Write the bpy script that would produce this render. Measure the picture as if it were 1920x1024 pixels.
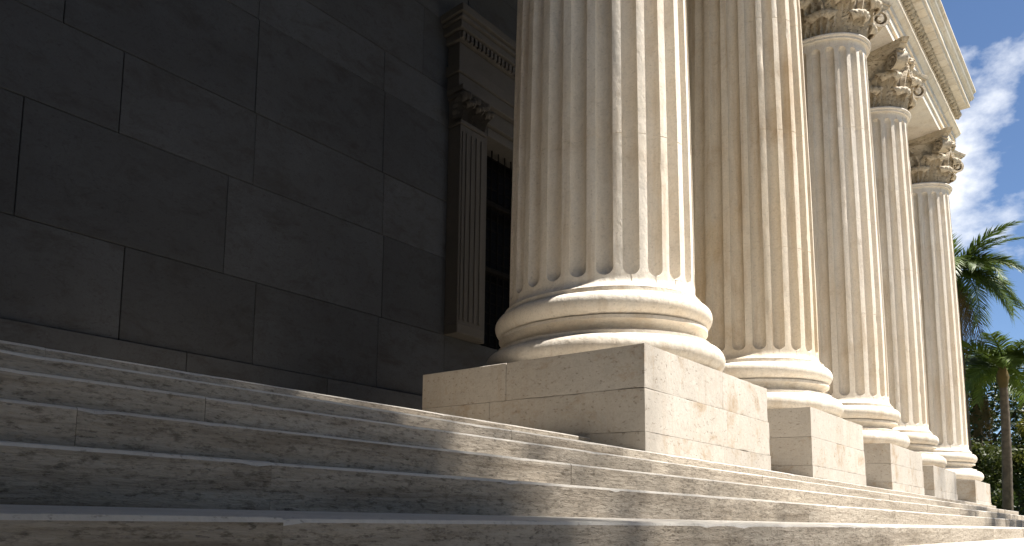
import bpy, math, random
from mathutils import Vector, Matrix, noise
R = math.radians
scene = bpy.context.scene
for o in list(bpy.data.objects): bpy.data.objects.remove(o)
col = scene.collection

# ------------------------------------------------------------------ camera
cam = bpy.data.cameras.new('camera'); camo = bpy.data.objects.new('camera', cam); col.objects.link(camo)
YAW, PIT, ROL = 0.848751, 0.101846, 0.036233
F = Vector((math.cos(YAW)*math.cos(PIT), math.sin(YAW)*math.cos(PIT), math.sin(PIT)))
Rt = Vector((math.sin(YAW), -math.cos(YAW), 0)); Up = Rt.cross(F)
c_, s_ = math.cos(ROL), math.sin(ROL)
R2 = c_*Rt + s_*Up; U2 = -s_*Rt + c_*Up
m = Matrix.Identity(4)
for i in range(3): m[i][0], m[i][1], m[i][2] = R2[i], U2[i], -F[i]
EYE = 0.55
m.translation = Vector((0, 0, EYE))
camo.matrix_world = m
cam.sensor_width = 36; cam.lens = 24.9717; cam.shift_x = 0.169157; cam.shift_y = 0.151263
cam.clip_start = 0.05; cam.clip_end = 4000
scene.camera = camo

# ------------------------------------------------------------------ light
SUN_AZ, SUN_EL = -56.0, 64.0          # degrees from +X towards +Y, and above the horizon
sd = Vector((math.cos(R(SUN_EL))*math.cos(R(SUN_AZ)), math.cos(R(SUN_EL))*math.sin(R(SUN_AZ)), math.sin(R(SUN_EL))))
world = bpy.data.worlds.new('World'); scene.world = world; world.use_nodes = True
nt = world.node_tree; nt.nodes.clear()
def wn(t, **k):
    n = nt.nodes.new(t)
    for a, b in k.items(): setattr(n, a, b)
    return n
sky = wn('ShaderNodeTexSky', sky_type='NISHITA', sun_disc=False, sun_elevation=R(SUN_EL), sun_rotation=R(90-SUN_AZ),
         altitude=0, air_density=0.75, dust_density=0.0, ozone_density=4.0)
tc = wn('ShaderNodeTexCoord')
mp = wn('ShaderNodeMapping'); nt.links.new(tc.outputs['Generated'], mp.inputs[0])
mp.inputs['Location'].default_value = (48.22, 4.56, 13.64); mp.inputs['Scale'].default_value = (1.0, 1.0, 1.35)
n1 = wn('ShaderNodeTexNoise'); n1.inputs['Scale'].default_value = 5.0; n1.inputs['Detail'].default_value = 9; n1.inputs['Roughness'].default_value = 0.56
n1.inputs['Distortion'].default_value = 0.0
nt.links.new(mp.outputs[0], n1.inputs['Vector'])
cr = wn('ShaderNodeValToRGB'); cr.color_ramp.elements[0].position = 0.55; cr.color_ramp.elements[1].position = 0.655
nt.links.new(n1.outputs['Fac'], cr.inputs[0])
mixc = wn('ShaderNodeMix', data_type='RGBA'); nt.links.new(cr.outputs[0], mixc.inputs[0])
nt.links.new(sky.outputs[0], mixc.inputs[6]); mixc.inputs[7].default_value = (8.6, 8.8, 9.2, 1)
bg = wn('ShaderNodeBackground'); bg.inputs[1].default_value = 0.05; nt.links.new(mixc.outputs[2], bg.inputs[0])
wo = wn('ShaderNodeOutputWorld'); nt.links.new(bg.outputs[0], wo.inputs[0])
sun = bpy.data.lights.new('sun', 'SUN'); sun.energy = 5.0; sun.angle = R(0.53); sun.color = (1.0, 0.955, 0.89)
suno = bpy.data.objects.new('sun', sun); col.objects.link(suno)
suno.rotation_euler = (-sd).to_track_quat('-Z', 'Y').to_euler(); suno.location = sd*60
scene.view_settings.view_transform = 'Standard'; scene.view_settings.look = 'None'
scene.view_settings.gamma = 1; scene.view_settings.exposure = 1.45; scene.view_settings.use_curve_mapping = False
scene.render.engine = 'CYCLES'; scene.cycles.max_bounces = 6; scene.cycles.diffuse_bounces = 3

# ------------------------------------------------------------------ materials
def stone(name, ca, cb, stain=(0.20, 0.15, 0.09), stain_amt=0.5, pits=0.3, bed=(1, 1, 1), grain=1.0, rough=0.75, var=0.10, ochre=0.0,
          stain_lo=0.56, stain_scale=0.9, bump=0.35, vein=0.10, pscale=22.0, streak=0.0, vstreak=0.0):
    mt = bpy.data.materials.new(name); mt.use_nodes = True; t = mt.node_tree; t.nodes.clear()
    def N(ty, **k):
        n = t.nodes.new(ty)
        for a, b in k.items(): setattr(n, a, b)
        return n
    L = t.links.new
    geo = N('ShaderNodeNewGeometry'); oi = N('ShaderNodeObjectInfo')
    mw = N('ShaderNodeMath', operation='MULTIPLY'); mw.inputs[1].default_value = 37.0; L(oi.outputs['Random'], mw.inputs[0])
    def noi(scale, det, sc=(1, 1, 1), rough_=0.55, dist=0.0):
        mpp = N('ShaderNodeMapping'); mpp.inputs['Scale'].default_value = sc; L(geo.outputs['Position'], mpp.inputs[0])
        n = N('ShaderNodeTexNoise', noise_dimensions='4D'); n.inputs['Scale'].default_value = scale; n.inputs['Detail'].default_value = det
        n.inputs['Roughness'].default_value = rough_; n.inputs['Distortion'].default_value = dist
        L(mpp.outputs[0], n.inputs['Vector']); L(mw.outputs[0], n.inputs['W']); return n.outputs['Fac']
    def ramp(src, lo, hi, a=(0, 0, 0, 1), b=(1, 1, 1, 1)):
        r = N('ShaderNodeValToRGB'); r.color_ramp.elements[0].position = lo; r.color_ramp.elements[1].position = hi
        r.color_ramp.elements[0].color = a; r.color_ramp.elements[1].color = b; L(src, r.inputs[0]); return r.outputs[0]
    def mix(fac, a, b, mode='MIX', f=None):
        x = N('ShaderNodeMix', data_type='RGBA', blend_type=mode)
        if fac is not None: L(fac, x.inputs[0])
        else: x.inputs[0].default_value = f
        for s, v in ((6, a), (7, b)):
            if isinstance(v, tuple): x.inputs[s].default_value = v if len(v) == 4 else (*v, 1)
            else: L(v, x.inputs[s])
        return x.outputs[2]
    def scl(src, k):
        x = N('ShaderNodeMath', operation='MULTIPLY'); x.inputs[1].default_value = k; L(src, x.inputs[0]); return x.outputs[0]
    base = mix(ramp(noi(0.8, 4, bed), 0.32, 0.68), ca, cb)
    # fine mottling
    base = mix(scl(ramp(noi(5.0, 5, bed, 0.7), 0.35, 0.75), 0.35*grain), base, tuple(0.62*v for v in ca), 'MIX')
    base = mix(scl(ramp(noi(42.0, 2), 0.45, 0.8), 0.4*grain), base, tuple(0.55*v for v in ca))
    if ochre > 0:
        base = mix(scl(ramp(noi(0.55, 5, (1, 1, 0.45), 0.6, 0.6), 0.50, 0.66), ochre), base, (0.56, 0.36, 0.13))
    # weather stains, broken up
    st = ramp(noi(stain_scale, 7, (bed[0]*1.0, bed[1]*1.0, bed[2]*1.3), 0.72, 0.5), stain_lo, stain_lo+0.16)
    base = mix(scl(st, stain_amt), base, stain)
    if streak > 0:
        base = mix(scl(ramp(noi(2.2, 7, (0.16, 0.4, 4.2), 0.74, 0.25), 0.50, 0.70), streak), base, stain)
        base = mix(scl(ramp(noi(1.1, 5, (0.6, 0.6, 3.0), 0.65), 0.55, 0.75), streak*0.6), base, tuple(1.25*v for v in ca))
        base = mix(scl(ramp(noi(26.0, 4, (0.6, 0.8, 1.8), 0.75), 0.50, 0.66), streak*0.8), base, tuple(0.5*v for v in stain))
    if vstreak > 0:
        base = mix(scl(ramp(noi(3.2, 5, (1.6, 1.6, 0.10), 0.7, 0.2), 0.52, 0.72), vstreak), base, stain)
        base = mix(scl(ramp(noi(2.0, 6, (1.3, 1.3, 0.5), 0.75, 0.4), 0.56, 0.70), vstreak*0.8), base, tuple(0.5*v for v in ca))
    # hairline veins
    v = N('ShaderNodeMath', operation='SUBTRACT'); L(noi(1.3, 5, bed, 0.6, 1.2), v.inputs[0]); v.inputs[1].default_value = 0.5
    va = N('ShaderNodeMath', operation='ABSOLUTE'); L(v.outputs[0], va.inputs[0])
    base = mix(scl(ramp(va.outputs[0], 0.0, 0.012, (1, 1, 1, 1), (0, 0, 0, 1)), vein), base, stain)
    # pits
    vo = N('ShaderNodeTexNoise'); vo.inputs['Scale'].default_value = pscale; vo.inputs['Detail'].default_value = 3; vo.inputs['Roughness'].default_value = 0.6
    mpp = N('ShaderNodeMapping'); mpp.inputs['Scale'].default_value = (bed[0]*0.8, bed[1]*0.8, 1+0.3*bed[2]); L(geo.outputs['Position'], mpp.inputs[0]); L(mpp.outputs[0], vo.inputs['Vector'])
    pit = ramp(vo.outputs['Fac'], 0.30, 0.40, (1, 1, 1, 1), (0, 0, 0, 1))
    base = mix(scl(pit, pits), base, tuple(0.35*v_ for v_ in stain))
    # piece to piece tone
    tone = N('ShaderNodeMath', operation='MULTIPLY_ADD'); tone.inputs[1].default_value = 2*var; tone.inputs[2].default_value = 1-var; L(oi.outputs['Random'], tone.inputs[0])
    hs = N('ShaderNodeHueSaturation'); L(tone.outputs[0], hs.inputs['Value']); L(base, hs.inputs['Color'])
    bs = N('ShaderNodeBsdfPrincipled'); bs.inputs['Roughness'].default_value = rough; bs.inputs['Specular IOR Level'].default_value = 0.25
    L(hs.outputs[0], bs.inputs['Base Color'])
    h1 = N('ShaderNodeMath', operation='MULTIPLY_ADD'); L(noi(9.0, 6, bed, 0.65), h1.inputs[0]); h1.inputs[1].default_value = 1.0
    L(scl(pit, -0.5*pits), h1.inputs[2])
    bp = N('ShaderNodeBump'); bp.inputs['Strength'].default_value = bump; bp.inputs['Distance'].default_value = 0.03; L(h1.outputs[0], bp.inputs['Height'])
    L(bp.outputs[0], bs.inputs['Normal'])
    out = N('ShaderNodeOutputMaterial'); L(bs.outputs[0], out.inputs[0])
    return mt
def plain(name, c, rough=0.6, metal=0.0, c2=None, scale=8.0, trans=0.0):
    mt = bpy.data.materials.new(name); mt.use_nodes = True; t = mt.node_tree
    bs = t.nodes['Principled BSDF']; bs.inputs['Roughness'].default_value = rough; bs.inputs['Metallic'].default_value = metal
    bs.inputs['Specular IOR Level'].default_value = 0.25
    g = t.nodes.new('ShaderNodeNewGeometry'); n = t.nodes.new('ShaderNodeTexNoise'); n.inputs['Scale'].default_value = scale; n.inputs['Detail'].default_value = 5
    t.links.new(g.outputs['Position'], n.inputs['Vector'])
    r = t.nodes.new('ShaderNodeValToRGB'); r.color_ramp.elements[0].position = 0.35; r.color_ramp.elements[1].position = 0.65
    c2 = c2 or tuple(0.6*v for v in c)
    r.color_ramp.elements[0].color = (*c, 1); r.color_ramp.elements[1].color = (*c2, 1)
    t.links.new(n.outputs['Fac'], r.inputs[0]); t.links.new(r.outputs[0], bs.inputs['Base Color'])
    if trans > 0:
        tl = t.nodes.new('ShaderNodeBsdfTranslucent'); t.links.new(r.outputs[0], tl.inputs[0])
        ms = t.nodes.new('ShaderNodeMixShader'); ms.inputs[0].default_value = trans
        t.links.new(bs.outputs[0], ms.inputs[1]); t.links.new(tl.outputs[0], ms.inputs[2])
        t.links.new(ms.outputs[0], t.nodes['Material Output'].inputs[0])
    return mt
M = {}
M['column'] = stone('cream_limestone', (0.74, 0.685, 0.60), (0.68, 0.605, 0.50), stain=(0.40, 0.29, 0.17), stain_amt=0.38, pits=0.24, bed=(1, 1, 0.55), ochre=0.16, grain=1.1, bump=0.5, vstreak=0.5, pscale=30.0, stain_lo=0.53, stain_scale=1.4)
M['column_ochre'] = stone('ochre_limestone', (0.69, 0.615, 0.505), (0.64, 0.545, 0.41), stain=(0.34, 0.21, 0.09), stain_amt=0.40, pits=0.24, bed=(1, 1, 0.45), ochre=0.38, grain=1.1, bump=0.5, vstreak=0.5, pscale=30.0, stain_lo=0.53, stain_scale=1.4)
M['plinth'] = stone('plinth_limestone', (0.475, 0.437, 0.385), (0.425, 0.382, 0.325), stain=(0.27, 0.18, 0.09), stain_amt=0.8, pits=0.45, stain_lo=0.535, stain_scale=1.3, grain=1.0, var=0.06, bump=0.3, vstreak=0.25)
M['step'] = stone('step_travertine', (0.44, 0.385, 0.315), (0.35, 0.30, 0.235), stain=(0.105, 0.075, 0.045), stain_amt=0.6, pits=0.5, bed=(0.55, 0.8, 3.0), stain_lo=0.54, stain_scale=1.1, grain=1.0, var=0.05, bump=0.6, pscale=48.0, streak=0.8)
M['step_worn'] = stone('worn_step_edge', (0.52, 0.485, 0.43), (0.45, 0.415, 0.365), stain=(0.30, 0.25, 0.19), stain_amt=0.4, pits=0.4, pscale=48.0, grain=0.8, bump=0.4, rough=0.55)
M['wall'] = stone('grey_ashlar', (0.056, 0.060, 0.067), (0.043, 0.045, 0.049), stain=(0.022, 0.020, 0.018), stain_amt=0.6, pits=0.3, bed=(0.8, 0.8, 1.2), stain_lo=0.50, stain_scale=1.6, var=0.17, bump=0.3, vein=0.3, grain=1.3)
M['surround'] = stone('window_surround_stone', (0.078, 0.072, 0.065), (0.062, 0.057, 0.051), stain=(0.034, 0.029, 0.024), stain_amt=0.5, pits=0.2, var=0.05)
M['capital'] = stone('carved_limestone', (0.62, 0.53, 0.40), (0.52, 0.425, 0.295), stain=(0.19, 0.135, 0.075), stain_amt=0.65, pits=0.8, stain_scale=4.5, stain_lo=0.50, grain=1.2, bump=1.0, pscale=15.0)
M['pave'] = stone('plaza_paving', (0.52, 0.48, 0.42), (0.45, 0.41, 0.355), stain_amt=0.3)
M['iron'] = plain('black_iron', (0.012, 0.011, 0.010), 0.7, 0.0)
M['glass'] = plain('dark_window_glass', (0.004, 0.004, 0.004), 0.35)
for k_ in ('iron', 'glass'): M[k_].node_tree.nodes['Principled BSDF'].inputs['Specular IOR Level'].default_value = 0.02
M['frond'] = plain('palm_frond_green', (0.105, 0.145, 0.024), 0.45, c2=(0.06, 0.095, 0.018), scale=1.5, trans=0.25)
M['frond_old'] = plain('palm_frond_dry', (0.19, 0.125, 0.05), 0.7, c2=(0.11, 0.085, 0.03), scale=1.5, trans=0.2)
M['palm_trunk'] = plain('palm_bark', (0.16, 0.125, 0.095), 0.9, c2=(0.09, 0.07, 0.055), scale=5)
M['bark'] = plain('tree_bark', (0.10, 0.075, 0.055), 0.9, scale=6)
M['leaf_dark'] = plain('leaf_dark_green', (0.035, 0.055, 0.016), 0.5, c2=(0.022, 0.04, 0.012), scale=0.8, trans=0.2)
M['leaf_mid'] = plain('leaf_olive', (0.065, 0.075, 0.016), 0.5, c2=(0.035, 0.05, 0.012), scale=0.7, trans=0.3)
M['leaf_yellow'] = plain('leaf_yellow_green', (0.16, 0.145, 0.022), 0.5, c2=(0.085, 0.095, 0.02), scale=0.7, trans=0.35)
M['grass'] = plain('lawn', (0.06, 0.085, 0.02), 0.9, c2=(0.04, 0.06, 0.016), scale=2)

# ------------------------------------------------------------------ mesh helpers
class MB:
    def __init__(s): s.v = []; s.f = []
    def add(s, vs, fs):
        b = len(s.v); s.v += [tuple(p) for p in vs]; s.f += [tuple(i+b for i in q) for q in fs]; return s
    def mesh(s, name, mat, smooth=None):
        me = bpy.data.meshes.new(name); me.from_pydata(s.v, [], s.f); me.update()
        if mat is not None: me.materials.append(mat)
        if smooth is not None:
            me.polygons.foreach_set('use_smooth', [True]*len(me.polygons)); me.set_sharp_from_angle(angle=R(smooth))
        return me
    def build(s, name, mat, parent=None, smooth=None):
        return link(name, s.mesh(name, mat, smooth), parent)
def link(name, me, parent=None, loc=None, rotz=None, scale=None):
    o = bpy.data.objects.new(name, me); col.objects.link(o)
    if parent is not None: o.parent = parent
    if loc is not None: o.location = loc
    if rotz is not None: o.rotation_euler.z = rotz
    if scale is not None: o.scale = scale
    return o
def tag(o, label=None, cat=None, group=None, kind=None):
    if label: o['label'] = label
    if cat: o['category'] = cat
    if group: o['group'] = group
    if kind: o['kind'] = kind
    return o
def empty(name, loc=(0, 0, 0), rz=0): 
    o = link(name, None, None, loc, rz); return o
def cbox(mb, x0, x1, y0, y1, z0, z1, b=0.012):
    """box with chamfered edges"""
    lo = (x0, y0, z0); hi = (x1, y1, z1); b = min(b, 0.3*min(x1-x0, y1-y0, z1-z0))
    vid = {}; vs = []
    for sx in (0, 1):
        for sy in (0, 1):
            for sz in (0, 1):
                c = [hi[i] if s else lo[i] for i, s in enumerate((sx, sy, sz))]; dr = [-1 if s else 1 for s in (sx, sy, sz)]
                for ax in range(3):
                    p = [c[i]+(0 if i == ax else dr[i]*b) for i in range(3)]; vid[(sx, sy, sz, ax)] = len(vs); vs.append(p)
    fs = []
    for ax in range(3):
        o1, o2 = [(1, 2), (2, 0), (0, 1)][ax]
        for s in (0, 1):
            q = []
            for (a, c) in ((0, 0), (1, 0), (1, 1), (0, 1)):
                k = [0, 0, 0]; k[ax] = s; k[o1] = a; k[o2] = c; q.append(vid[(*k, ax)])
            fs.append(q if s else q[::-1])
        for a in (0, 1):
            for c in (0, 1):
                k0 = [0, 0, 0]; k0[o1] = a; k0[o2] = c; k1 = list(k0); k1[ax] = 1
                q = [vid[(*k0, o1)], vid[(*k1, o1)], vid[(*k1, o2)], vid[(*k0, o2)]]
                fs.append(q if a == c else q[::-1])
    for sx in (0, 1):
        for sy in (0, 1):
            for sz in (0, 1):
                q = [vid[(sx, sy, sz, a)] for a in range(3)]; fs.append(q if (sx+sy+sz) % 2 else q[::-1])
    return mb.add(vs, fs)
def lathe(mb, prof, n=96, caps=True):
    vs = []; fs = []
    for (r, z) in prof:
        for i in range(n): a = 2*math.pi*i/n; vs.append((r*math.cos(a), r*math.sin(a), z))
    for j in range(len(prof)-1):
        for i in range(n):
            k = (i+1) % n; fs.append((j*n+i, j*n+k, (j+1)*n+k, (j+1)*n+i))
    if caps:
        fs.append(tuple(range(n))[::-1]); fs.append(tuple((len(prof)-1)*n+i for i in range(n)))
    return mb.add(vs, fs)
def extrude(mb, prof, x0, x1):
    """closed (y,z) profile pushed along x"""
    n = len(prof); vs = [(x0, y, z) for y, z in prof]+[(x1, y, z) for y, z in prof]
    fs = [(i, (i+1) % n, n+(i+1) % n, n+i) for i in range(n)]; fs.append(tuple(range(n))[::-1]); fs.append(tuple(range(n, 2*n)))
    return mb.add(vs, fs)
def sweep(mb, path, width, thick, side, taper=None):
    """flat ribbon of rectangular section along a path; side = unit vector of its width"""
    n = len(path); vs = []; fs = []
    for i, p in enumerate(path):
        a = path[max(0, i-1)]; b = path[min(n-1, i+1)]; t = (Vector(b)-Vector(a)).normalized(); up = t.cross(side).normalized()
        k = 1 if taper is None else taper(i/(n-1)); w = width*k/2; h = thick*(0.6+0.4*k)/2
        for q in ((-w, -h), (w, -h), (w, h), (0, h*0.2), (-w, h)): vs.append(Vector(p)+side*q[0]+up*q[1])
    for i in range(n-1):
        for j in range(5): k = (j+1) % 5; fs.append((i*5+j, i*5+k, (i+1)*5+k, (i+1)*5+j))
    fs.append((4, 3, 2, 1, 0)); b = (n-1)*5; fs.append((b, b+1, b+2, b+3, b+4))
    return mb.add(vs, fs)
def tube(mb, path, radii, n=8):
    vs = []; fs = []
    for i, p in enumerate(path):
        p = Vector(p); t = (Vector(path[min(len(path)-1, i+1)])-Vector(path[max(0, i-1)])).normalized()
        a = t.orthogonal().normalized() if abs(t.z) < 0.95 else Vector((1, 0, 0)).cross(t).normalized()
        b = t.cross(a)
        for k in range(n): an = 2*math.pi*k/n; vs.append(p+(a*math.cos(an)+b*math.sin(an))*radii[i])
    for i in range(len(path)-1):
        for k in range(n): q = (k+1) % n; fs.append((i*n+k, i*n+q, (i+1)*n+q, (i+1)*n+k))
    fs.append(tuple(range(n))[::-1]); fs.append(tuple((len(path)-1)*n+k for k in range(n)))
    return mb.add(vs, fs)
def rbox(mb, x0, x1, y0, y1, z0, z1, seed, cell=0.09, amp=0.014):
    """box whose edges are knocked and chipped"""
    lo = (x0, y0, z0); hi = (x1, y1, z1); n = [max(2, int((hi[i]-lo[i])/cell)) for i in range(3)]
    def co(i, k): 
        t = k/n[i]; L = hi[i]-lo[i]; e = 0.018/L
        return lo[i]+L*(t if 0 < k < n[i] else t) if k not in (1, n[i]-1) else (lo[i]+0.02 if k == 1 else hi[i]-0.02)
    def disp(p):
        d = [min(p[i]-lo[i], hi[i]-p[i]) for i in range(3)]; o = sorted(range(3), key=lambda i: d[i]); e = d[o[1]]
        q = list(p)
        if e < 0.05:
            v = Vector((p[0], p[1], p[2]+seed))
            c = 0.0015+amp*max(0, noise.noise(v*2.6)-0.18)+amp*0.9*max(0, noise.noise(v*7.0)-0.30)
            c *= 1-e/0.05
            for i in o[:2]: q[i] += c*(1 if p[i]-lo[i] < hi[i]-p[i] else -1)
        else: q[o[0]] += 0.0025*noise.noise(Vector((p[0]*1.5, p[1]*1.5, p[2]*1.5+seed)))
        return q
    for ax in range(3):
        u, v = [(1, 2), (2, 0), (0, 1)][ax]
        for s in (0, 1):
            vs = []; fs = []
            for a in range(n[u]+1):
                for b in range(n[v]+1):
                    p = [0, 0, 0]; p[ax] = hi[ax] if s else lo[ax]; p[u] = co(u, a); p[v] = co(v, b); vs.append(disp(p))
            w = n[v]+1
            for a in range(n[u]):
                for b in range(n[v]):
                    q = (a*w+b, (a+1)*w+b, (a+1)*w+b+1, a*w+b+1); fs.append(q if s else q[::-1])
            mb.add(vs, fs)
    return mb
rnd = random.Random(11)

# ------------------------------------------------------------------ layout
COLX = [9.46, 15.04, 20.52, 25.13, 31.88]; COLY = 5.12
PT = [2.39, 2.36, 2.20, 2.00, 1.94]                   # plinth tops
STEP_Y = [4.17, 3.52, 2.99, 2.58, 2.22, 1.42, 0.94, 0.45]   # front edges, top step first
STEP_Z = [1.37-0.17*i for i in range(5)]+[0.505, 0.335, 0.165]
XEND = [34.0+0.55*i for i in range(8)]
XL = -1.55
YW = 9.0                                              # face of the back wall
FLOOR = STEP_Z[0]

# ------------------------------------------------------------------ ground
g = MB(); g.add([(-600, -600, -0.02), (900, -600, -0.02), (900, 600, -0.02), (-600, 600, -0.02)], [(0, 1, 2, 3)])
tag(g.build('ground', M['grass']), kind='structure')
g = MB(); cbox(g, -16, 41, -15, 0.9, -0.1, 0.006, 0.004)
tag(g.build('plaza', M['pave']), kind='structure')
g = MB(); cbox(g, XL, XEND[0]-0.45, 4.75, YW+0.1, 0.02, FLOOR-0.004, 0.005)
tag(g.build('landing', M['step']), kind='structure')

# ------------------------------------------------------------------ stairs
stairs = empty('staircase', (0, 0, 0))
tag(stairs, 'long weathered travertine staircase climbing to the row of columns', 'stairs')
def step_block(row, x0, x1, yf, yb, zt, zb, seed):
    L = x1-x0; n = max(3, int(L/0.07)); mb = MB(); vs = []; fs = []
    g = 0.0012
    for i in range(n+1):
        x = x0+g+(L-2*g)*i/n
        def nz(k, s): return noise.noise(Vector((x*s, k*7.3+row*3.1, seed)))
        w = 0.005*nz(1, 0.8)+0.004*nz(2, 4.0)+0.005*nz(9, 0.4); e = 0.004*nz(3, 1.6)+0.003*nz(4, 6.0)+0.014*nz(8, 0.45)
        chip = max(0, nz(5, 2.3)-0.40)*0.03+max(0, nz(6, 8.0)-0.42)*0.035
        pr = [(yf+0.004, zb), (yf+0.001+w*0.5, zb+0.07), (yf+w, zt-0.014-chip), (yf+w+0.005+chip*0.6, zt-0.004+e*0.3-chip*0.4),
              (yf+w+0.020+chip*1.3, zt+e*0.3), (yf+0.16, zt+e*0.35-0.002), (yb, zt-0.002), (yb, zb)]
        m_ = len(pr); vs += [(x, y, z) for y, z in pr]
    for i in range(n):
        for j in range(m_): k = (j+1) % m_; fs.append((i*m_+j, (i+1)*m_+j, (i+1)*m_+k, i*m_+k))
    fs.append(tuple(range(m_))); fs.append(tuple(n*m_+j for j in range(m_))[::-1])
    mb.add(vs, fs); o = mb.build('step_stone', M['step'], stairs, 22); me = o.data; me.materials.append(M['step_worn'])
    for i in range(n):
        for j in (2, 3, 4, 5): me.polygons[i*m_+j].material_index = 1
    return o
joints0 = {0: [2.95, 7.4], 1: [5.05, 7.0], 2: [1.6, 6.5], 3: [4.4, 8.9], 4: [0.9, 5.8], 5: [3.1, 6.9, 10.2], 6: [5.3]}
for i in range(8):
    yb = STEP_Y[i-1]+0.08 if i else 5.0
    xs = [XL]; pre = [j for j in joints0.get(i, [])]
    x = XL
    while x < -1.5: x += rnd.uniform(2.4, 3.6); xs.append(x)
    for j in pre:
        if j-xs[-1] > 0.8: xs.append(j)
    x = xs[-1]
    while XEND[i]-x > 4.2: x += rnd.uniform(2.3, 3.7); xs.append(x)
    xs.append(XEND[i])
    for a, b in zip(xs[:-1], xs[1:]):
        step_block(i, a, b, STEP_Y[i], yb, STEP_Z[i], STEP_Z[i]-0.192, rnd.uniform(0, 50))
    if i:                                             # the return round the far end
        mb = MB(); cbox(mb, XEND[i-1]-0.06, XEND[i]-0.003, yb+0.004, YW+2, STEP_Z[i]-0.172, STEP_Z[i]-0.003, 0.015); mb.build('step_stone', M['step'], stairs)
mb = MB(); cbox(mb, XL+0.2, XEND[0]-0.3, 2.6, 4.9, 0.01, STEP_Z[2]-0.2, 0.01); mb.build('core', M['step'], stairs)

# ------------------------------------------------------------------ plinths
ORD = ['nearest and widest', 'second', 'third', 'fourth', 'farthest']
plabels = ['broad three-course stone plinth under the nearest fluted column', 'stone plinth with brown streaks under the second column from the left',
           'stone plinth under the third column, partly in leaf shade', 'low stone plinth under the fourth column', 'small plain plinth under the farthest column, beside the palm']
def plinth(i):
    cx = COLX[i]; hw = 1.92 if i == 0 else 1.64
    zb = STEP_Z[1]-0.004; zt = PT[i]; H = zt-zb; yf = 3.545; yb = 6.78
    root = empty('plinth', (cx, COLY, zb)); tag(root, plabels[i], 'plinth', 'plinths under the columns')
    courses = {0: [0.22, 0.48, 0.49], 1: [0.2, 0.47, 0.49], 2: [0.17, 0.4, 0.43], 3: [0.17, 0.63], 4: [0.10, 0.64]}[i]
    s = H/sum(courses); z = zb
    for k, h in enumerate(courses):
        h *= s; out = [0.06, 0.045, 0.0][k if len(courses) == 3 else min(2, k+1 if k else 0)]
        x0, x1 = cx-hw, cx+hw+out
        y0 = yf-0.004*(2-k); ym = 5.35+0.25*((k+i) % 2)
        xm = cx-hw+2*hw*(0.57 if k != 1 else 0.60)
        for (a, b, c, d) in ((x0-0.004*(2-k), xm-0.0025, y0, ym-0.0025), (xm+0.0025, x1, y0+0.002, ym-0.0025), (x0-0.004*(2-k), xm-0.0025, ym+0.0025, yb), (xm+0.0025, x1, ym+0.0025, yb)):
            mb = MB()
            if i < 3 and c < 4: rbox(mb, a-cx, b-cx, c-COLY, d-COLY, z-zb+0.0006, z+h-zb-0.0006, 13.7*i+3.1*k+a)
            else: cbox(mb, a-cx, b-cx, c-COLY, d-COLY, z-zb+0.001, z+h-zb-0.001, 0.007)
            mb.build('stone_block', M['plinth'], root)
        z += h
    mb = MB(); cbox(mb, -hw+0.03, hw-0.03, yf+0.03-COLY, yb-0.03-COLY, 0.01, H-0.02, 0.005); mb.build('core', M['plinth'], root)
for i in range(5): plinth(i)

# ------------------------------------------------------------------ columns
RB, RN = 1.26, 1.09
Z_NECK = 12.27; BASE_H = 1.06
def torus_pts(rc, zc, rr, a0, a1, n=14):
    return [(rc+rr[0]*math.cos(R(a0+(a1-a0)*k/n)), zc+rr[1]*math.sin(R(a0+(a1-a0)*k/n))) for k in range(n+1)]
def base_mesh():
    mb = MB()
    lathe(mb, [(1.30, 0.0)]+torus_pts(1.425, 0.185, (0.185, 0.183), -90, 88)+[(1.44, 0.372), (1.44, 0.415)], 200, True)
    sc = MB(); pr = [(1.44, 0.415), (1.405, 0.418)]
    pr += [(1.41-0.10*math.sin(math.pi*k/12)**0.8-0.02*k/12, 0.42+0.15*k/12) for k in range(1, 13)]+[(1.405, 0.572), (1.405, 0.618), (1.385, 0.62)]
    lathe(sc, pr, 200, True)
    ut = MB(); lathe(ut, [(1.30, 0.62)]+torus_pts(1.315, 0.785, (0.15, 0.163), -90, 88)+[(1.335, 0.95), (1.335, 1.008), (1.30, 1.01)], 200, True)
    for b_ in (mb, sc, ut):
        for k, (x, y, z) in enumerate(b_.v):
            p = Vector((x, y, z)); f = 1+0.0035*noise.noise(p*2.2)-0.03*max(0, noise.noise(p*7.5+Vector((3, 1, 8)))-0.42)
            b_.v[k] = (x*f, y*f, z+0.003*noise.noise(p*3.1) if z > 0.01 else z)
    return mb.mesh('base', M['column'], 40), sc.mesh('scotia', M['column'], 40), ut.mesh('upper_torus', M['column'], 40)
BASE, SCOTIA, UTORUS = base_mesh()
H0 = Z_NECK-PT[0]-BASE_H+0.04                          # length of the first shaft; the others scale
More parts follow.
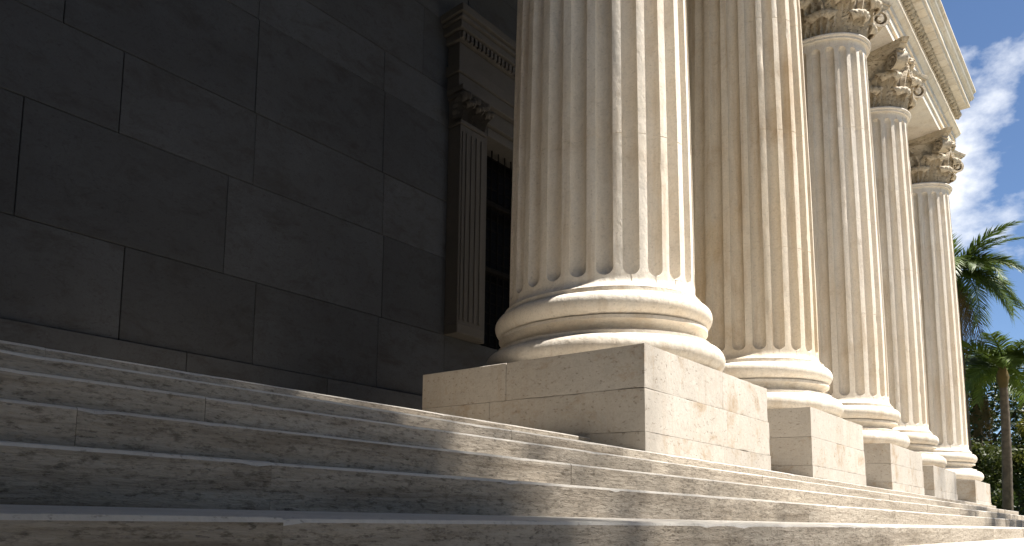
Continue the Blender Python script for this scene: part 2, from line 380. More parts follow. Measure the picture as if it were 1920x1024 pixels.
def shaft_mesh(mat, seed):
    NF = 24; per = 2*math.pi/NF; wf = per*0.5*0.655      # half angular width of a flute
    NA = 9                                               # points across a flute
    zlo, zhi = 0.17, H0-0.20                             # ends of the flutes
    def rad(z):
        t = z/H0; r = RB-(RB-RN)*max(0, t)**1.55
        if z < 0.13: r += 0.075*(1-z/0.13)**2            # apophyge
        if z > H0-0.10: r += 0.05*((z-H0+0.10)/0.10)**2
        if any(abs(z-q) < 0.001 for q in seams): r -= 0.007
        return r
    wm = RB*math.sin(wf)                                 # half width in metres
    zs = [0, 0.03, 0.06, 0.09, 0.13, 0.16]
    ends = [1-math.cos(math.pi/2*k/9) for k in range(10)]
    zs += [zlo+wm*e for e in ends]
    nm = 84; z1, z2 = zlo+wm, zhi-wm; seams = [H0*t for t in (0.235, 0.49, 0.745)]
    mid = [z1+(z2-z1)*k/nm for k in range(1, nm)]
    mid = [z for z in mid if all(abs(z-q) > 0.02 for q in seams)]+[q+d_ for q in seams for d_ in (-0.006, 0.0, 0.006)]
    zs += sorted(mid)
    zs += [zhi-wm*e for e in reversed(ends)]+[zhi+0.03, H0-0.10, H0-0.06, H0-0.03, H0]
    vs = []; fs = []; n = NF*(NA+2)
    for z in zs:
        s = min(z-zlo, zhi-z); r = rad(z)
        if s <= 0: e = 0.0
        elif s < wm: e = math.sqrt(max(0, 1-(1-s/wm)**2))
        else: e = 1.0
        for fi in range(NF):
            c = fi*per+0.03
            wob = 1+0.02*noise.noise(Vector((fi*3.3, z*0.35, seed)))
            we = wf*max(0.06, e)*wob
            for k in range(NA):
                a = -1+2*k/(NA-1); a = math.sin(a*math.pi/2)
                x = a*we; d = 0.0
                if e > 0:
                    q = (x/wf)**2+((1-s/wm)**2 if s < wm else 0)
                    d = 0.118*(r/RB)*math.sqrt(max(0, 1-q)) if q < 1 else 0
                    if k in (0, NA-1): d = 0
                rr = r-d
                if d == 0: rr += 0.004*noise.noise(Vector((fi*1.7+k, z*1.3, seed)))-0.09*max(0, noise.noise(Vector((fi*5.1+k, z*2.7, seed+4)))-0.52)
                vs.append((rr*math.cos(c+x), rr*math.sin(c+x), z))
            for k in (1, 2):                             # the fillet, very slightly rounded
                x0 = we; x1 = per-we; x = x0+(x1-x0)*k/3
                rr = r+0.002+0.004*noise.noise(Vector((fi*1.7+9, z*1.1, seed)))
                vs.append((rr*math.cos(c+x), rr*math.sin(c+x), z))
    for j in range(len(zs)-1):
        for i in range(n): k = (i+1) % n; fs.append((j*n+i, j*n+k, (j+1)*n+k, (j+1)*n+i))
    fs.append(tuple(range(n))[::-1]); fs.append(tuple((len(zs)-1)*n+i for i in range(n)))
    mb = MB(); mb.add(vs, fs); return mb.mesh('shaft', mat, 32)
SHAFT = [shaft_mesh(M['column'], 1.5), shaft_mesh(M['column_ochre'], 8.5)]
def astragal_mesh():
    mb = MB(); lathe(mb, [(1.08, 0.0), (1.165, 0.0), (1.165, 0.035)]+torus_pts(1.145, 0.085, (0.06, 0.048), -80, 85, 9)+[(1.06, 0.15)], 96, True)
    return mb.mesh('astragal', M['column'], 40)
ASTR = astragal_mesh()
# Corinthian capital, origin at its foot
CAP_H = 1.56
def bell_mesh():
    mb = MB(); pr = [(1.02+0.05*(k/10)+0.19*(k/10)**4, 1.30*k/10) for k in range(11)]+[(1.28, 1.32), (1.26, 1.36)]
    lathe(mb, pr, 64, True); return mb.mesh('capital', M['capital'], 40)
def leaf_mesh(name, H, W, curl, out, lean):
    """acanthus leaf: lobed edge, ribs, tip curling out and down"""
    NU, NV = 30, 28; pts = []
    ls = 0.74                                            # share of the length that climbs before the curl
    for j in range(NV+1):
        v = j/NV
        if v < ls:
            t = v/ls; y = 0.035+lean*t**2; z = H*0.86*t; ty = 2*lean*t/ls; ang = math.atan2(ty, H*0.86/ls)
            py, pz, pa = y, z, ang
        else:
            t = (v-ls)/(1-ls); th = pa+t*R(205); r = curl
            y = py+r*(math.cos(pa)-math.cos(th)); z = pz+r*(math.sin(th)-math.sin(pa))
        prof = math.sin(min(1, 0.32+v*0.9)*math.pi*0.62)**0.8*(1 if v < 0.8 else math.cos((v-0.8)/0.2*1.05))
        lob = 0.86+0.14*abs(math.cos(v*math.pi*4.5))
        w = W*prof*lob
        row = []
        for i in range(NU+1):
            u = -1+2*i/NU
            rib = 0.044*math.cos(u*math.pi*5.0)*(1 if v < 0.68 else max(0.25, 1-(v-0.68)*5))+0.028*max(0, 1-abs(u)*4.5)*(1-v)
            cup = -0.20*u*u*W*(1 if v < ls else 1+0.8*(v-ls)/(1-ls))
            row.append((u*w, y+rib+cup, z-0.03*abs(u)*(1 if v > 0.5 else 0)))
        pts.append(row)
    mb = MB(); n = NU+1; vs = []; fs = []
    for row in pts: vs += [Vector((p[1], p[0], p[2])) for p in row]        # x = outward, y = across
    N = len(vs); nor = []
    for j in range(NV+1):
        for i in range(n):
            a = vs[j*n+min(NU, i+1)]-vs[j*n+max(0, i-1)]; b = vs[min(NV, j+1)*n+i]-vs[max(0, j-1)*n+i]; q = a.cross(b)
            nor.append(q.normalized() if q.length > 1e-9 else Vector((1, 0, 0)))
    back = [vs[k]-nor[k]*0.035 for k in range(N)]
    for j in range(NV):
        for i in range(NU):
            q = (j*n+i, j*n+i+1, (j+1)*n+i+1, (j+1)*n+i); fs.append(q); fs.append(tuple(k+N for k in q[::-1]))
    for j in range(NV):
        for i in (0, NU):
            q = (j*n+i, (j+1)*n+i, (j+1)*n+i+N, j*n+i+N); fs.append(q if i == 0 else q[::-1])
    for i in range(NU): q = (NV*n+i, NV*n+i+1, NV*n+i+1+N, NV*n+i+N); fs.append(q[::-1])
    mb.add(vs+back, fs); return mb.mesh(name, M['capital'], 45)
def volute_mesh():
    """corner scroll in the x-z plane (x = along the diagonal, outward)"""
    mb = MB(); path = []
    xc, zc = 1.60, 1.06
    for k in range(9):
        t = k/8; path.append(Vector((1.12+0.34*t**1.8, 0, 0.55+0.68*t)))
    for k in range(1, 46):
        a = R(150-k*14.5); r = 0.235*(1-k/45)**0.85+0.03
        path.append(Vector((xc+r*math.cos(a), 0, zc+r*math.sin(a)*1.0)))
    sweep(mb, path, 0.30, 0.065, Vector((0, 1, 0)), lambda t: 0.55+0.45*min(1, t*3) if t < 0.5 else 1-0.35*(t-0.5))
    tube(mb, [(xc, -0.15, zc), (xc, 0.15, zc)], [0.06, 0.06], 10)
    tube(mb, [(1.62, 0, 1.22), (1.78, 0, 1.33)], [0.10, 0.12], 8)
    return mb.mesh('volute', M['capital'], 40)
def helix_mesh(sgn):
    mb = MB(); path = []
    for k in range(9):
        t = k/8; path.append(Vector((1.13+0.06*t, sgn*(0.52-0.22*t**2), 0.55+0.60*t)))
    for k in range(1, 34):
        a = R(20+k*17) if sgn > 0 else R(160-k*17); r = 0.145*(1-k/33)**0.85+0.02
        path.append(Vector((1.20, sgn*0.165+r*math.cos(a), 1.13+r*math.sin(a))))
    sweep(mb, path, 0.12, 0.045, Vector((1, 0, 0)), lambda t: 1.0)
    tube(mb, [(1.14, sgn*0.165, 1.13), (1.27, sgn*0.165, 1.13)], [0.04, 0.04], 8)
    return mb.mesh('helix', M['capital'], 40)
def abacus_mesh():
    mb = MB()
    def outline(hw, dip, cut):
        pts = []
        for s in range(4):
            a = s*math.pi/2; n = 12
            for k in range(n+1):
                t = -1+2*k/n; x = hw-dip*(1-abs(t)**2.0)                       # concave side
                y = t*(hw-cut); pts.append((x*math.cos(a)-y*math.sin(a), x*math.sin(a)+y*math.cos(a)))
        return pts
    levels = [(1.30, 0.26, 0.10, 0.0), (1.37, 0.28, 0.12, 0.05), (1.39, 0.28, 0.12, 0.10), (1.39, 0.28, 0.12, 0.115), (1.43, 0.28, 0.12, 0.12), (1.45, 0.28, 0.12, 0.16), (1.47, 0.28, 0.12, 0.225), (1.46, 0.28, 0.12, 0.235)]
    vs = []; fs = []
    for hw, dip, cut, z in levels: pts = outline(hw, dip, cut); n = len(pts); vs += [(x, y, z) for x, y in pts]
    for j in range(len(levels)-1):
        for i in range(n): k = (i+1) % n; fs.append((j*n+i, j*n+k, (j+1)*n+k, (j+1)*n+i))
    fs.append(tuple(range(n))[::-1]); fs.append(tuple((len(levels)-1)*n+i for i in range(n)))
    mb.add(vs, fs); return mb.mesh('abacus', M['capital'], 35)
def flower_mesh():
    mb = MB()
    for k in range(6):
        a = k*math.pi/3; p = [Vector((0.04, 0, 0)), Vector((0.10, 0.10*math.cos(a), 0.10*math.sin(a))), Vector((0.06, 0.17*math.cos(a), 0.17*math.sin(a)))]
        tube(mb, p, [0.03, 0.065, 0.02], 7)
    tube(mb, [(0, 0, 0), (0.12, 0, 0), (0.16, 0, 0)], [0.08, 0.07, 0.02], 8)
    return mb.mesh('flower', M['capital'], 50)
BELL = bell_mesh(); LEAF_W = None; LEAF1 = leaf_mesh('lower_leaf', 0.58, 0.375, 0.085, 0.1, 0.12); LEAF2 = leaf_mesh('upper_leaf', 1.02, 0.39, 0.10, 0.1, 0.20)
VOL = volute_mesh(); HEL = [helix_mesh(1), helix_mesh(-1)]; ABA = abacus_mesh(); FLO = flower_mesh()
clabels = ['massive fluted cream column nearest the camera, rising out of the frame', 'fluted column with ochre yellow stains, second from the left',
           'fluted column third from the left, its carved capital cut by the frame top', 'fluted column fourth from the left with its whole leafy capital in view',
           'farthest fluted column at the right end of the row, beside the palm']
def column(i):
    root = empty('column', (COLX[i], COLY, PT[i])); tag(root, clabels[i], 'column', 'fluted columns of the portico')
    b = link('base', BASE, root, None, i*1.9); link('scotia', SCOTIA, b); link('upper_torus', UTORUS, b)
    z0 = BASE_H-0.055; L = Z_NECK-PT[i]-z0
    link('shaft', SHAFT[1 if i == 1 else 0], root, (0, 0, z0), i*5*math.pi/12, (1, 1, L/H0))
    za = Z_NECK-PT[i]; link('astragal', ASTR, root, (0, 0, za-0.03))
    cz = za+0.115
    cap = link('capital', BELL, root, (0, 0, cz))
    for k in range(8):
        a = k*math.pi/4
        o = link('lower_leaf', LEAF1, cap, (1.02*math.cos(a+math.pi/8), 1.02*math.sin(a+math.pi/8), 0.0), a+math.pi/8)
        o = link('upper_leaf', LEAF2, cap, (1.03*math.cos(a), 1.03*math.sin(a), 0.0), a)
    for k in range(4):
        a = k*math.pi/2
        link('volute', VOL, cap, None, a+math.pi/4)
        link('helix', HEL[0], cap, None, a); link('helix', HEL[1], cap, None, a)
        link('flower', FLO, cap, (1.20*math.cos(a), 1.20*math.sin(a), 1.45), a)
    link('abacus', ABA, cap, (0, 0, 1.335))
for i in range(5): column(i)
Z_ARCH = Z_NECK+0.115+1.335+0.235-0.003                # underside of the architrave

# ------------------------------------------------------------------ back wall
wall = empty('back_wall', (0, YW, 0)); tag(wall, 'dark grey ashlar wall of large blocks behind the columns', 'wall')
CZ = [FLOOR-0.1, 2.58, 3.88, 5.42, 6.60, 8.17, 8.98, 10.4, 11.9, 13.9]
JX = [[2.2, 4.95, 7.6], [1.6, 3.94, 6.10, 8.78], [2.50, 5.50, 8.86], [1.1, 3.74, 5.95, 8.82], [2.9, 5.92, 8.77],
      [1.5, 4.1, 5.9, 8.74], [0.6, 3.4, 6.8], [2.3, 5.2, 8.1], [1.2, 4.4, 7.5]]
WX0, WX1 = 11.02, 16.08                                # window surround, blocks stop there
for k in range(len(CZ)-1):
    z0, z1 = CZ[k], CZ[k+1]
    xs = [XL]+JX[k]; x = xs[-1]
    lim = 33.4
    if k <= 5:
        xs.append(10.62)
        segs = list(zip(xs[:-1], xs[1:]))
        if k <= 1: xs2 = [10.62, 13.55, 16.5]
        else: xs2 = [16.5]
        if k <= 1: segs += list(zip(xs2[:-1], xs2[1:]))
        xs = [16.5]
    else: segs = list(zip(xs[:-1], xs[1:])); xs = [xs[-1]]
    x = xs[0]
    while x < lim-3.6: nx = x+rnd.uniform(2.2, 3.3); segs.append((x, nx)); x = nx
    segs.append((x, lim))
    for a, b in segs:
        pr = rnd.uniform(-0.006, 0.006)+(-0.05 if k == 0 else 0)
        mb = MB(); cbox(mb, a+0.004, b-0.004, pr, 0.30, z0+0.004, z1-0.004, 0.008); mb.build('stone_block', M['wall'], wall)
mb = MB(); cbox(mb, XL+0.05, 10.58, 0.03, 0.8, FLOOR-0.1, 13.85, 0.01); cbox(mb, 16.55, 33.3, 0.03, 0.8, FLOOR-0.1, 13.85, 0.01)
cbox(mb, 10.6, 16.53, 0.03, 0.8, FLOOR-0.1, 3.84, 0.01); cbox(mb, 10.6, 16.53, 0.03, 0.8, 9.0, 13.85, 0.01)
mb.build('mortar_core', M['wall'], wall)

# ------------------------------------------------------------------ window with pilasters
win = empty('window', (13.55, YW, 3.88)); tag(win, 'tall dark window with pilastered stone surround behind the nearest column', 'window')
def wbox(name, x0, x1, y0, y1, z0, z1, mat='surround', b=0.012, parent=win):
    mb = MB(); cbox(mb, x0-13.55, x1-13.55, y0-YW, y1-YW, z0-3.88, z1-3.88, b); return mb.build(name, M[mat], parent)
for s in (-1, 1):
    def X(d): return 13.55+s*d
    def wb(name, da, db, *a, parent=win): return wbox(name, min(X(da), X(db)), max(X(da), X(db)), *a, parent=parent)
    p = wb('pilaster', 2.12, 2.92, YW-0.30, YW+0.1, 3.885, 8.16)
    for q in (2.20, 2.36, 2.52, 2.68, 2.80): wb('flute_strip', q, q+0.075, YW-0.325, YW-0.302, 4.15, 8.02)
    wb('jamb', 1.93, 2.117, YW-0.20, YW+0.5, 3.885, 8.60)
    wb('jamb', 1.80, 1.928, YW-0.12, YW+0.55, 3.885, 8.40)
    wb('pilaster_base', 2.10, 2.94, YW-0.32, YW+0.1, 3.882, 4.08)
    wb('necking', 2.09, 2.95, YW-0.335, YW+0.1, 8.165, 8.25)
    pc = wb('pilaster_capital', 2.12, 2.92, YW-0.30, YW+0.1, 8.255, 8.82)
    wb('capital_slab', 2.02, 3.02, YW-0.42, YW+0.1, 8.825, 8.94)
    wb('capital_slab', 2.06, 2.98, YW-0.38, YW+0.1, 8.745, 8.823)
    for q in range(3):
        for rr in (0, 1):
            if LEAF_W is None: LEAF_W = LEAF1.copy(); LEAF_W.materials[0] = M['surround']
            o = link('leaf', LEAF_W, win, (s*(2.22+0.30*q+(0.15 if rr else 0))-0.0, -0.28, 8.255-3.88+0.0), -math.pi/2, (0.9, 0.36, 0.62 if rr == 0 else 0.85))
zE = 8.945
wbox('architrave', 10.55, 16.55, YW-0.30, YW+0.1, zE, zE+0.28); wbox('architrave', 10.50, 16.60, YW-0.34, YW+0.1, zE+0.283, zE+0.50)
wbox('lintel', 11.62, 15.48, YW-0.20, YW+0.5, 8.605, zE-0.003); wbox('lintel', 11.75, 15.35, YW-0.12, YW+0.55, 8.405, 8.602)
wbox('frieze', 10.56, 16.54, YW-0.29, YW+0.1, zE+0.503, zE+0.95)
for q in range(46): wbox('dentil', 10.50+0.132*q, 10.58+0.132*q, YW-0.42, YW-0.28, zE+0.96, zE+1.10, b=0.006)
wbox('bed_moulding', 10.48, 16.62, YW-0.36, YW+0.1, zE+0.953, zE+1.12)
wbox('cornice', 10.40, 16.70, YW-0.46, YW+0.1, zE+1.123, zE+1.28); wbox('cornice', 10.35, 16.75, YW-0.52, YW+0.1, zE+1.283, zE+1.36); wbox('cornice', 10.29, 16.81, YW-0.58, YW+0.1, zE+1.363, zE+1.52)
wbox('pane', 11.70, 15.40, YW+0.42, YW+0.46, 3.84, 8.62, 'glass')
for q in range(15): wbox('grille_bar', 11.86+0.24*q, 11.885+0.24*q, YW+0.20, YW+0.225, 3.86, 8.45, 'iron', 0.004)
for q in range(20): wbox('grille_crossbar', 11.74, 15.36, YW+0.228, YW+0.25, 4.0+0.235*q, 4.022+0.235*q, 'iron', 0.004)
for q in (5.6, 7.1): wbox('transom', 11.74, 15.36, YW+0.15, YW+0.30, q, q+0.10, 'iron', 0.01)
wbox('back_panel', 10.7, 16.4, YW+0.9, YW+0.95, 3.7, 9.2, 'glass')

# ------------------------------------------------------------------ entablature, roof and added side wall
ent = empty('entablature', (20, COLY, Z_ARCH)); tag(ent, 'long carved stone entablature resting on the column capitals', 'entablature')
EX0, EX1 = -1.49, 33.02
def ebar(name, yo, yi, z0, z1, xe=0.0, mat='column', b=0.008, parent=ent):
    mb = MB(); x = EX0
    cbox(mb, EX0-20, EX1+xe-20, yo-COLY, yi-COLY, z0, z1, b); return mb.build(name, M[mat], parent)
yo = COLY-1.12; yi = COLY+1.12
# architrave built of one block per bay, butted over the columns
cuts = [EX0]+[3.9]+COLX[:4]+[EX1]
z = 0.0
for nm, pr, h in (('fascia', 0.0, 0.24), ('fascia', 0.05, 0.27), ('fascia', 0.10, 0.20)):
    for a, b in zip(cuts[:-1], cuts[1:]):
        mb = MB(); xe = pr if b == EX1 else 0
        cbox(mb, a+0.002-20, b-0.002+xe-20, yo-pr-COLY, yi+pr-COLY, z+0.002, z+h, 0.006); mb.build(nm, M['column'], ent)
    z += h
def moulding(name, prof, xe, mat='column'):
    """prof: list of (projection, height); closed at the back"""
    pts = [(yo-p-COLY, h) for p, h in prof]; pts += [(COLY-COLY, prof[-1][1]), (COLY-COLY, prof[0][1])]
    mrnd = random.Random(name); x = EX0
    while x < EX1+xe-0.01:
        x2 = x+mrnd.uniform(2.2, 3.4); x2 = EX1+xe if EX1+xe-x2 < 1.2 else x2
        j = mrnd.uniform(-0.003, 0.003); mb = MB(); extrude(mb, [(y+(j if k < len(prof) else 0), h) for k, (y, h) in enumerate(pts)], x+0.002-20, x2-0.002-20); mb.build(name, M[mat], ent, 30); x = x2
moulding('architrave_crown', [(0.11, z), (0.13, z+0.02)]+[(0.13+0.09*math.sin(k/6*math.pi/2), z+0.02+0.09*k/6) for k in range(1, 7)]+[(0.24, z+0.115), (0.24, z+0.165)], 0.24); z += 0.167
ebar('frieze', yo-0.03, yi+0.03, z, z+0.42, 0.03); z += 0.422
moulding('bed_moulding', [(0.05, z), (0.05, z+0.03), (0.10, z+0.05), (0.10, z+0.10), (0.13, z+0.105), (0.13, z+0.125)], 0.13); z += 0.127
zegg = z
moulding('egg_bed', [(0.12, z), (0.14, z+0.03), (0.22, z+0.13), (0.24, z+0.17)], 0.24); z += 0.172
em = MB()
rings = []
for k in range(7):
    a = -math.pi/2+math.pi*k/6; rings.append((0.10*math.cos(a)+0.002, 0.115*math.sin(a)))
lathe(em, rings, 10); EGG = em.mesh('egg', M['capital'], 60)
dm = MB(); cbox(dm, -0.016, 0.016, -0.06, 0.05, -0.10, 0.09, 0.006); DART = dm.mesh('dart', M['capital'])
ne = 92; ex0 = 8.0
for k in range(ne):
    x = ex0+(EX1-ex0+0.1)*k/(ne-1); o = link('egg', EGG, ent, (x-20, yo-0.20-COLY, zegg+0.085)); o.rotation_euler.x = R(35)
    o = link('dart', DART, ent, (x+0.138-20, yo-0.20-COLY, zegg+0.085)); o.rotation_euler.x = R(35)
zs_ = z
# soffit panels (modillion-like blocks) under the corona
ebar('soffit', yo-0.50, yi, z+0.115, z+0.16, 0.12)
nb = 72; 
mm = MB(); cbox(mm, -0.235, 0.235, -0.125, 0.125, 0.0, 0.112, 0.02); BLK = mm.mesh('soffit_block', M['column'])
for k in range(50):
    x = 9.0+0.49*k
    if x < EX1-0.15: link('soffit_block', BLK, ent, (x-20, yo-0.37-COLY, z))
z += 0.162
moulding('corona', [(0.51, z-0.06), (0.54, z-0.06), (0.54, z+0.16), (0.57, z+0.17), (0.57, z+0.21)], 0.17); z += 0.212
moulding('cyma', [(0.58, z), (0.60, z+0.01)]+[(0.60+0.08*(k/10)+0.03*math.sin(2*math.pi*k/10), z+0.01+0.26*k/10) for k in range(1, 11)]+[(0.71, z+0.275), (0.71, z+0.33)], 0.26); z += 0.332
ztop = Z_ARCH+z
roof = MB(); cbox(roof, -1.49, EX1+0.2, COLY+0.3, YW+6, Z_ARCH+0.45, ztop+0.05, 0.02)
tag(roof.build('portico_ceiling', M['column']), 'flat stone ceiling slab spanning from the entablature to the wall', 'ceiling')
ew = empty('sky_block_wall', (-1.5, 0, 0)); tag(ew, 'unseen tall grey stone wall added left of the stairs to block sky light', 'wall')  # added occluder out of view: keeps sky light off the left stairs and plinth
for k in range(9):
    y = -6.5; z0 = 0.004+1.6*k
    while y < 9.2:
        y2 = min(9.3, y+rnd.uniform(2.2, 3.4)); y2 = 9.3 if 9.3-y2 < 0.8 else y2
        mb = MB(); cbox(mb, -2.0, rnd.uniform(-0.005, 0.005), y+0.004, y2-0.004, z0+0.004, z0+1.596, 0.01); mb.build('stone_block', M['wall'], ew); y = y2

# ------------------------------------------------------------------ palms
def frond_mesh(name, L, droop, up, mat, seed, nl=64, ll=0.82, hang=0.25):
    """a feather frond that leaves along +x, climbs by `up` and droops"""
    rr = random.Random(seed); mb = MB(); path = []; n = 16
    for k in range(n+1):
        t = k/n; path.append(Vector((L*(t-0.16*droop*t**3), 0.12*math.sin(t*3+seed), L*(up*t-droop*t**2.1))))
    tube(mb, path, [0.045*(1-0.85*k/n)+0.004 for k in range(n+1)], 5)
    for k in range(nl):
        t = 0.10+0.90*(k+rr.random()*0.5)/nl; f = t*n; i = min(n-1, int(f)); p = path[i].lerp(path[i+1], f-i); tg = (path[i+1]-path[i]).normalized()
        for s in (-1, 1):
            l = ll*(0.55+0.75*math.sin(min(1, t*1.15+0.12)*math.pi*0.86))*rr.uniform(0.8, 1.12)
            sd_ = Vector((0, s, 0)); nrm = tg.cross(sd_).normalized()*(1 if s > 0 else -1)
            if nrm.z < 0: nrm = -nrm
            d = (sd_*rr.uniform(0.62, 0.9)+tg*(0.55+0.5*t)+nrm*rr.uniform(-0.05, 0.35)).normalized()
            w = tg*0.040
            m1 = p+d*l*0.5+Vector((0, 0, -hang*l*0.16)); e = p+d*l+Vector((0, 0, -hang*l*rr.uniform(0.5, 1.1)))
            mb.add([p-w*0.6, p+w*0.6, m1+w, m1-w, e], [(0, 1, 2, 3), (3, 2, 4)])
    return mb.mesh(name, mat)
FR = [frond_mesh('frond', 3.0, 0.55, 0.55, M['frond'], 3), frond_mesh('frond', 3.2, 0.75, 0.35, M['frond'], 5), frond_mesh('frond', 2.9, 0.40, 0.85, M['frond'], 8),
      frond_mesh('frond', 3.0, 0.85, -0.05, M['frond'], 12, hang=0.5), frond_mesh('frond', 2.9, 0.9, -0.55, M['frond_old'], 14, hang=0.8)]
def palm(loc, ztop, r0, label, seed, az_list=None, sc=1.0, skirt=5):
    rr = random.Random(seed); x, y, zb = loc; root = empty('palm_tree', loc); tag(root, label, 'palm tree', 'palms beyond the portico')
    mb = MB(); H = ztop-zb; n = int(H/0.16); path = []; rad = []
    lean = rr.uniform(-0.25, 0.25)
    for k in range(n+1):
        t = k/n; path.append((lean*t*t, 0.1*math.sin(t*2.5+seed), H*t)); base = r0*(1.25-0.35*t) if t > 0.05 else r0*1.5
        rad.append(base*(1.0+0.055*(k % 2)+0.03*rr.random()))
    tube(mb, path, rad, 14); mb.build('trunk', M['palm_trunk'], root, 60)
    top = Vector(path[-1])
    cs = MB(); tube(cs, [top-Vector((0, 0, 0.9)), top-Vector((0, 0, 0.4)), top+Vector((0, 0, 0.25))], [r0*1.0, r0*1.55, r0*0.7], 12); cs.build('crown_shaft', M['frond_old'], root, 50)
    N = az_list or [(rr.uniform(0, 360), None) for _ in range(24)]
    for k, (az, kind) in enumerate(N):
        kd = kind if kind is not None else [2, 0, 2, 1, 2, 0, 1][k % 7]
        o = link('frond', FR[kd], root, top+Vector((0, 0, rr.uniform(-0.1, 0.15))), R(az)); o.rotation_euler.y = R(rr.uniform(-10, 10)); o.rotation_euler.x = R(rr.uniform(-18, 18)); s = sc*rr.uniform(0.88, 1.1); o.scale = (s, s, s)
    for k in range(skirt):
        o = link('dry_frond', FR[4], root, top-Vector((0, 0, 0.35)), R(rr.uniform(0, 360))); s = sc*rr.uniform(0.7, 0.95); o.scale = (s, s, s); o.rotation_euler.y = R(rr.uniform(0, 25))
palm((44.7, 5.62, 0.0), 12.75, 0.19, 'tall palm whose crown shows beside the farthest column', 4, [(-100, 0), (-80, 2), (-125, 1), (-60, 0), (-90, 3), (-150, 0), (-30, 0), (10, 1), (40, 2), (70, 0), (100, 1), (130, 2), (160, 0), (190, 1), (215, 3), (-110, 3), (-75, 3), (250, 2), (0, 2), (180, 2), (-70, 1), (-45, 1), (-95, 1), (-115, 2), (-20, 2)], 0.9, 6)
palm((44.9, 4.18, 0.0), 7.8, 0.155, 'shorter palm with full crown and ringed trunk at the right edge', 9, None, 0.88, 0)
palm((58.0, 6.6, 0.0), 9.2, 0.2, 'background palm half hidden behind the shorter palm', 21, None, 0.9, 6)

# ------------------------------------------------------------------ trees
def tree(loc, H, crown_c, crown_r, nclump, nleaf, leaf, mat, label, seed, group, hollow=0.35, name='leafy_tree', spread=0.26, cat='tree', mats=None, trunk_r=None):
    rr = random.Random(seed); root = empty(name, loc); tag(root, label, cat, group); L0 = Vector(loc)
    cc = Vector(crown_c)-L0; cl = []
    while len(cl) < nclump:
        p = Vector((rr.uniform(-1, 1), rr.uniform(-1, 1), rr.uniform(-1, 1)))
        if hollow < p.length < 1: cl.append(Vector((cc.x+p.x*crown_r[0], cc.y+p.y*crown_r[1], cc.z+p.z*crown_r[2])))
    mb = MB(); r0 = trunk_r or 0.022*H+0.06; fork = Vector((cc.x*0.5, cc.y*0.5, max(cc.z-crown_r[2]*0.75, 0.18*H)))
    tube(mb, [(0, 0, 0), (0.03, 0.02, fork.z*0.35), (fork.x*0.6, fork.y*0.6, fork.z*0.75), tuple(fork)], [r0*1.4, r0, r0*0.9, r0*0.8], 10)
    for c in cl[:min(9, nclump)]:
        mid = fork.lerp(c, 0.5)+Vector((rr.uniform(-0.3, 0.3), rr.uniform(-0.3, 0.3), 0.25)); tube(mb, [tuple(fork-Vector((0, 0, 0.1))), tuple(mid), tuple(c)], [r0*0.55, r0*0.32, r0*0.08], 6)
    mb.build('trunk', M['bark'], root, 50)
    mats = mats or [(mat, 1.0)]; sr = spread*max(crown_r)
    groups = []
    for mname, share in mats: groups.append([mname, share, MB()])
    cm = []
    for c in cl:
        q = rr.random(); acc = 0
        for gi, (mname, share, _) in enumerate(groups):
            acc += share
            if q <= acc: break
        cm.append(gi)
    for k in range(nleaf):
        ci = rr.randrange(nclump); c = cl[ci]; d = Vector((rr.gauss(0, 1), rr.gauss(0, 1), rr.gauss(0, 0.8))); d *= sr*0.55*min(1, 1.7/max(0.01, d.length))
        p = c+d; a = rr.uniform(0, 6.283); n = Vector((rr.gauss(0, 0.7), rr.gauss(0, 0.7), 0.7)).normalized(); t = n.orthogonal().normalized(); b = n.cross(t)
        u = (t*math.cos(a)+b*math.sin(a)); w = n.cross(u); l = leaf*rr.uniform(0.6, 1.3)
        groups[cm[ci]][2].add([p-u*l*0.5, p+w*l*0.26-n*l*0.05, p+u*l*0.5-n*l*0.12, p-w*l*0.26-n*l*0.05], [(0, 1, 2, 3)])
    for gi, (mname, share, g_) in enumerate(groups):
        if g_.f: g_.build('crown' if gi == 0 else 'crown', M[mname], root)
    return root
BK = 'trees behind the palms'
tree((62, 2.2, 0), 9, (62, 2.2, 6.0), (4.2, 3.8, 5.6), 60, 9000, 0.30, 'leaf_dark', 'dark leafy tree behind the trunk of the shorter palm', 31, BK, 0.2, mats=[('leaf_dark', 0.7), ('leaf_mid', 0.3)])
tree((60, 8.0, 0), 10, (60, 8.0, 6.2), (3.8, 3.4, 5.9), 60, 9000, 0.30, 'leaf_dark', 'dark evergreen tree close beside the farthest plinth', 33, BK, 0.2, mats=[('leaf_dark', 0.6), ('leaf_mid', 0.4)])
tree((54, 5.6, 0), 5.5, (54, 5.6, 2.9), (2.2, 1.7, 2.5), 40, 6000, 0.24, 'leaf_mid', 'olive green bushy tree low beside the farthest column', 35, BK, 0.2, mats=[('leaf_mid', 0.6), ('leaf_yellow', 0.15), ('leaf_dark', 0.25)])
tree((57, 3.4, 0), 7.2, (57, 3.4, 5.6), (2.2, 1.6, 1.5), 30, 4500, 0.24, 'leaf_yellow', 'yellow green tree catching the sun behind the shorter palm', 37, BK, 0.1, mats=[('leaf_yellow', 0.65), ('leaf_mid', 0.35)])
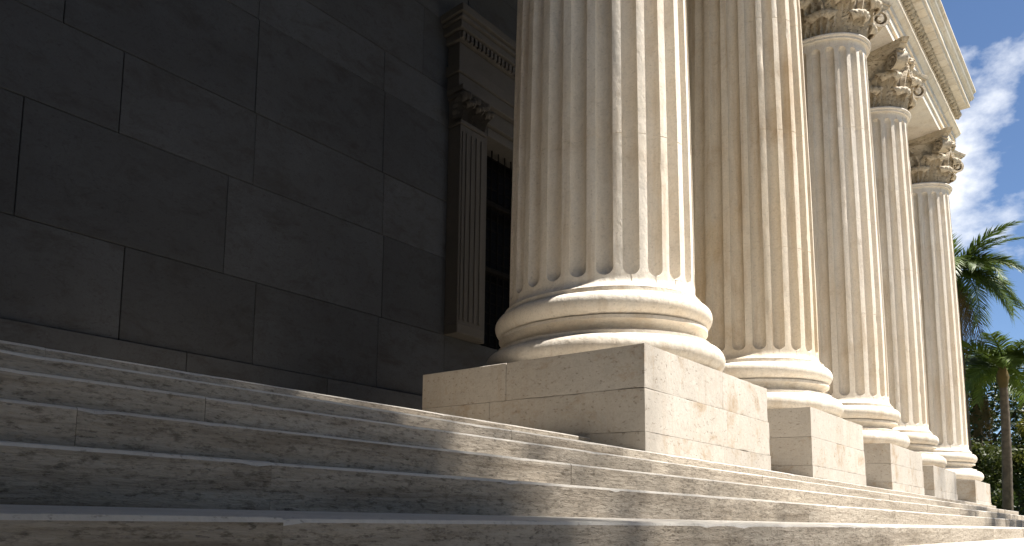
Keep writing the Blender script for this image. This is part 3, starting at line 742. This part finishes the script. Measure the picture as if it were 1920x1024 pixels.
tree((66, -3.5, 0), 10, (66, -3.5, 5.4), (4.6, 4.2, 5.0), 60, 9000, 0.32, 'leaf_dark', 'dark leafy tree cut by the right edge of the picture', 39, BK, 0.2, mats=[('leaf_dark', 0.75), ('leaf_mid', 0.25)])
tree((72, 6.0, 0), 12, (72, 6.0, 6.2), (5, 5, 5.8), 60, 9000, 0.36, 'leaf_dark', 'tall dark tree farthest back beyond the palms', 41, BK, 0.2)
# unseen trees: most added to darken the left stairs and hold back sky light
def sun_at(tx, ty, tz, t): return (tx+sd.x*t, ty+sd.y*t, tz+sd.z*t)
SH = 'tall trees in front of the stairs'
c = sun_at(-1.6, 4.2, 0.9, 32); tree((c[0]-1.5, c[1]-4.5, 0), 30, c, (4.9, 4.9, 4.2), 260, 60000, 0.27, 'leaf_dark', 'unseen spreading tree added to shade the left of the stairs', 51, SH, 0.0, spread=0.2, trunk_r=0.3)  # added crown, placed up the sun ray to darken the left stairs
c = sun_at(3.6, 1.6, 0.9, 36); tree((c[0]-1.0, c[1]-5.5, 0), 34, c, (4.8, 4.8, 3.4), 1500, 11000, 0.15, 'leaf_mid', 'unseen airy tree added to thin out the shade across the stairs', 52, SH, 0.0, spread=0.16, trunk_r=0.16)  # sparse added crown that fades the edge of that shade
c = sun_at(25, 1.9, 0.8, 30); tree((c[0]-0.5, c[1]-4.0, 0), 28, c, (5.0, 1.5, 1.6), 40, 5200, 0.2, 'leaf_dark', 'slender tree outside the frame dappling the far end of the stairs', 53, SH, 0.0, spread=0.2, trunk_r=0.12)
for k, (x, y) in enumerate([(1, -17), (9, -19), (17, -19), (26, -20), (36, -20)]):  # row added out of view to cut sky light on the stairs
    tree((x, y, 0), 17, (x, y, 9.0), (5.2, 4.6, 7.8), 60, 5000, 0.75, 'leaf_dark', 'unseen dense tree added across the plaza to block sky light, '+['at the left end of the row', 'second from the left end', 'in the middle of the row', 'second from the right end', 'at the right end of the row'][k], 60+k, 'added trees blocking sky light', 0.3, spread=0.22)
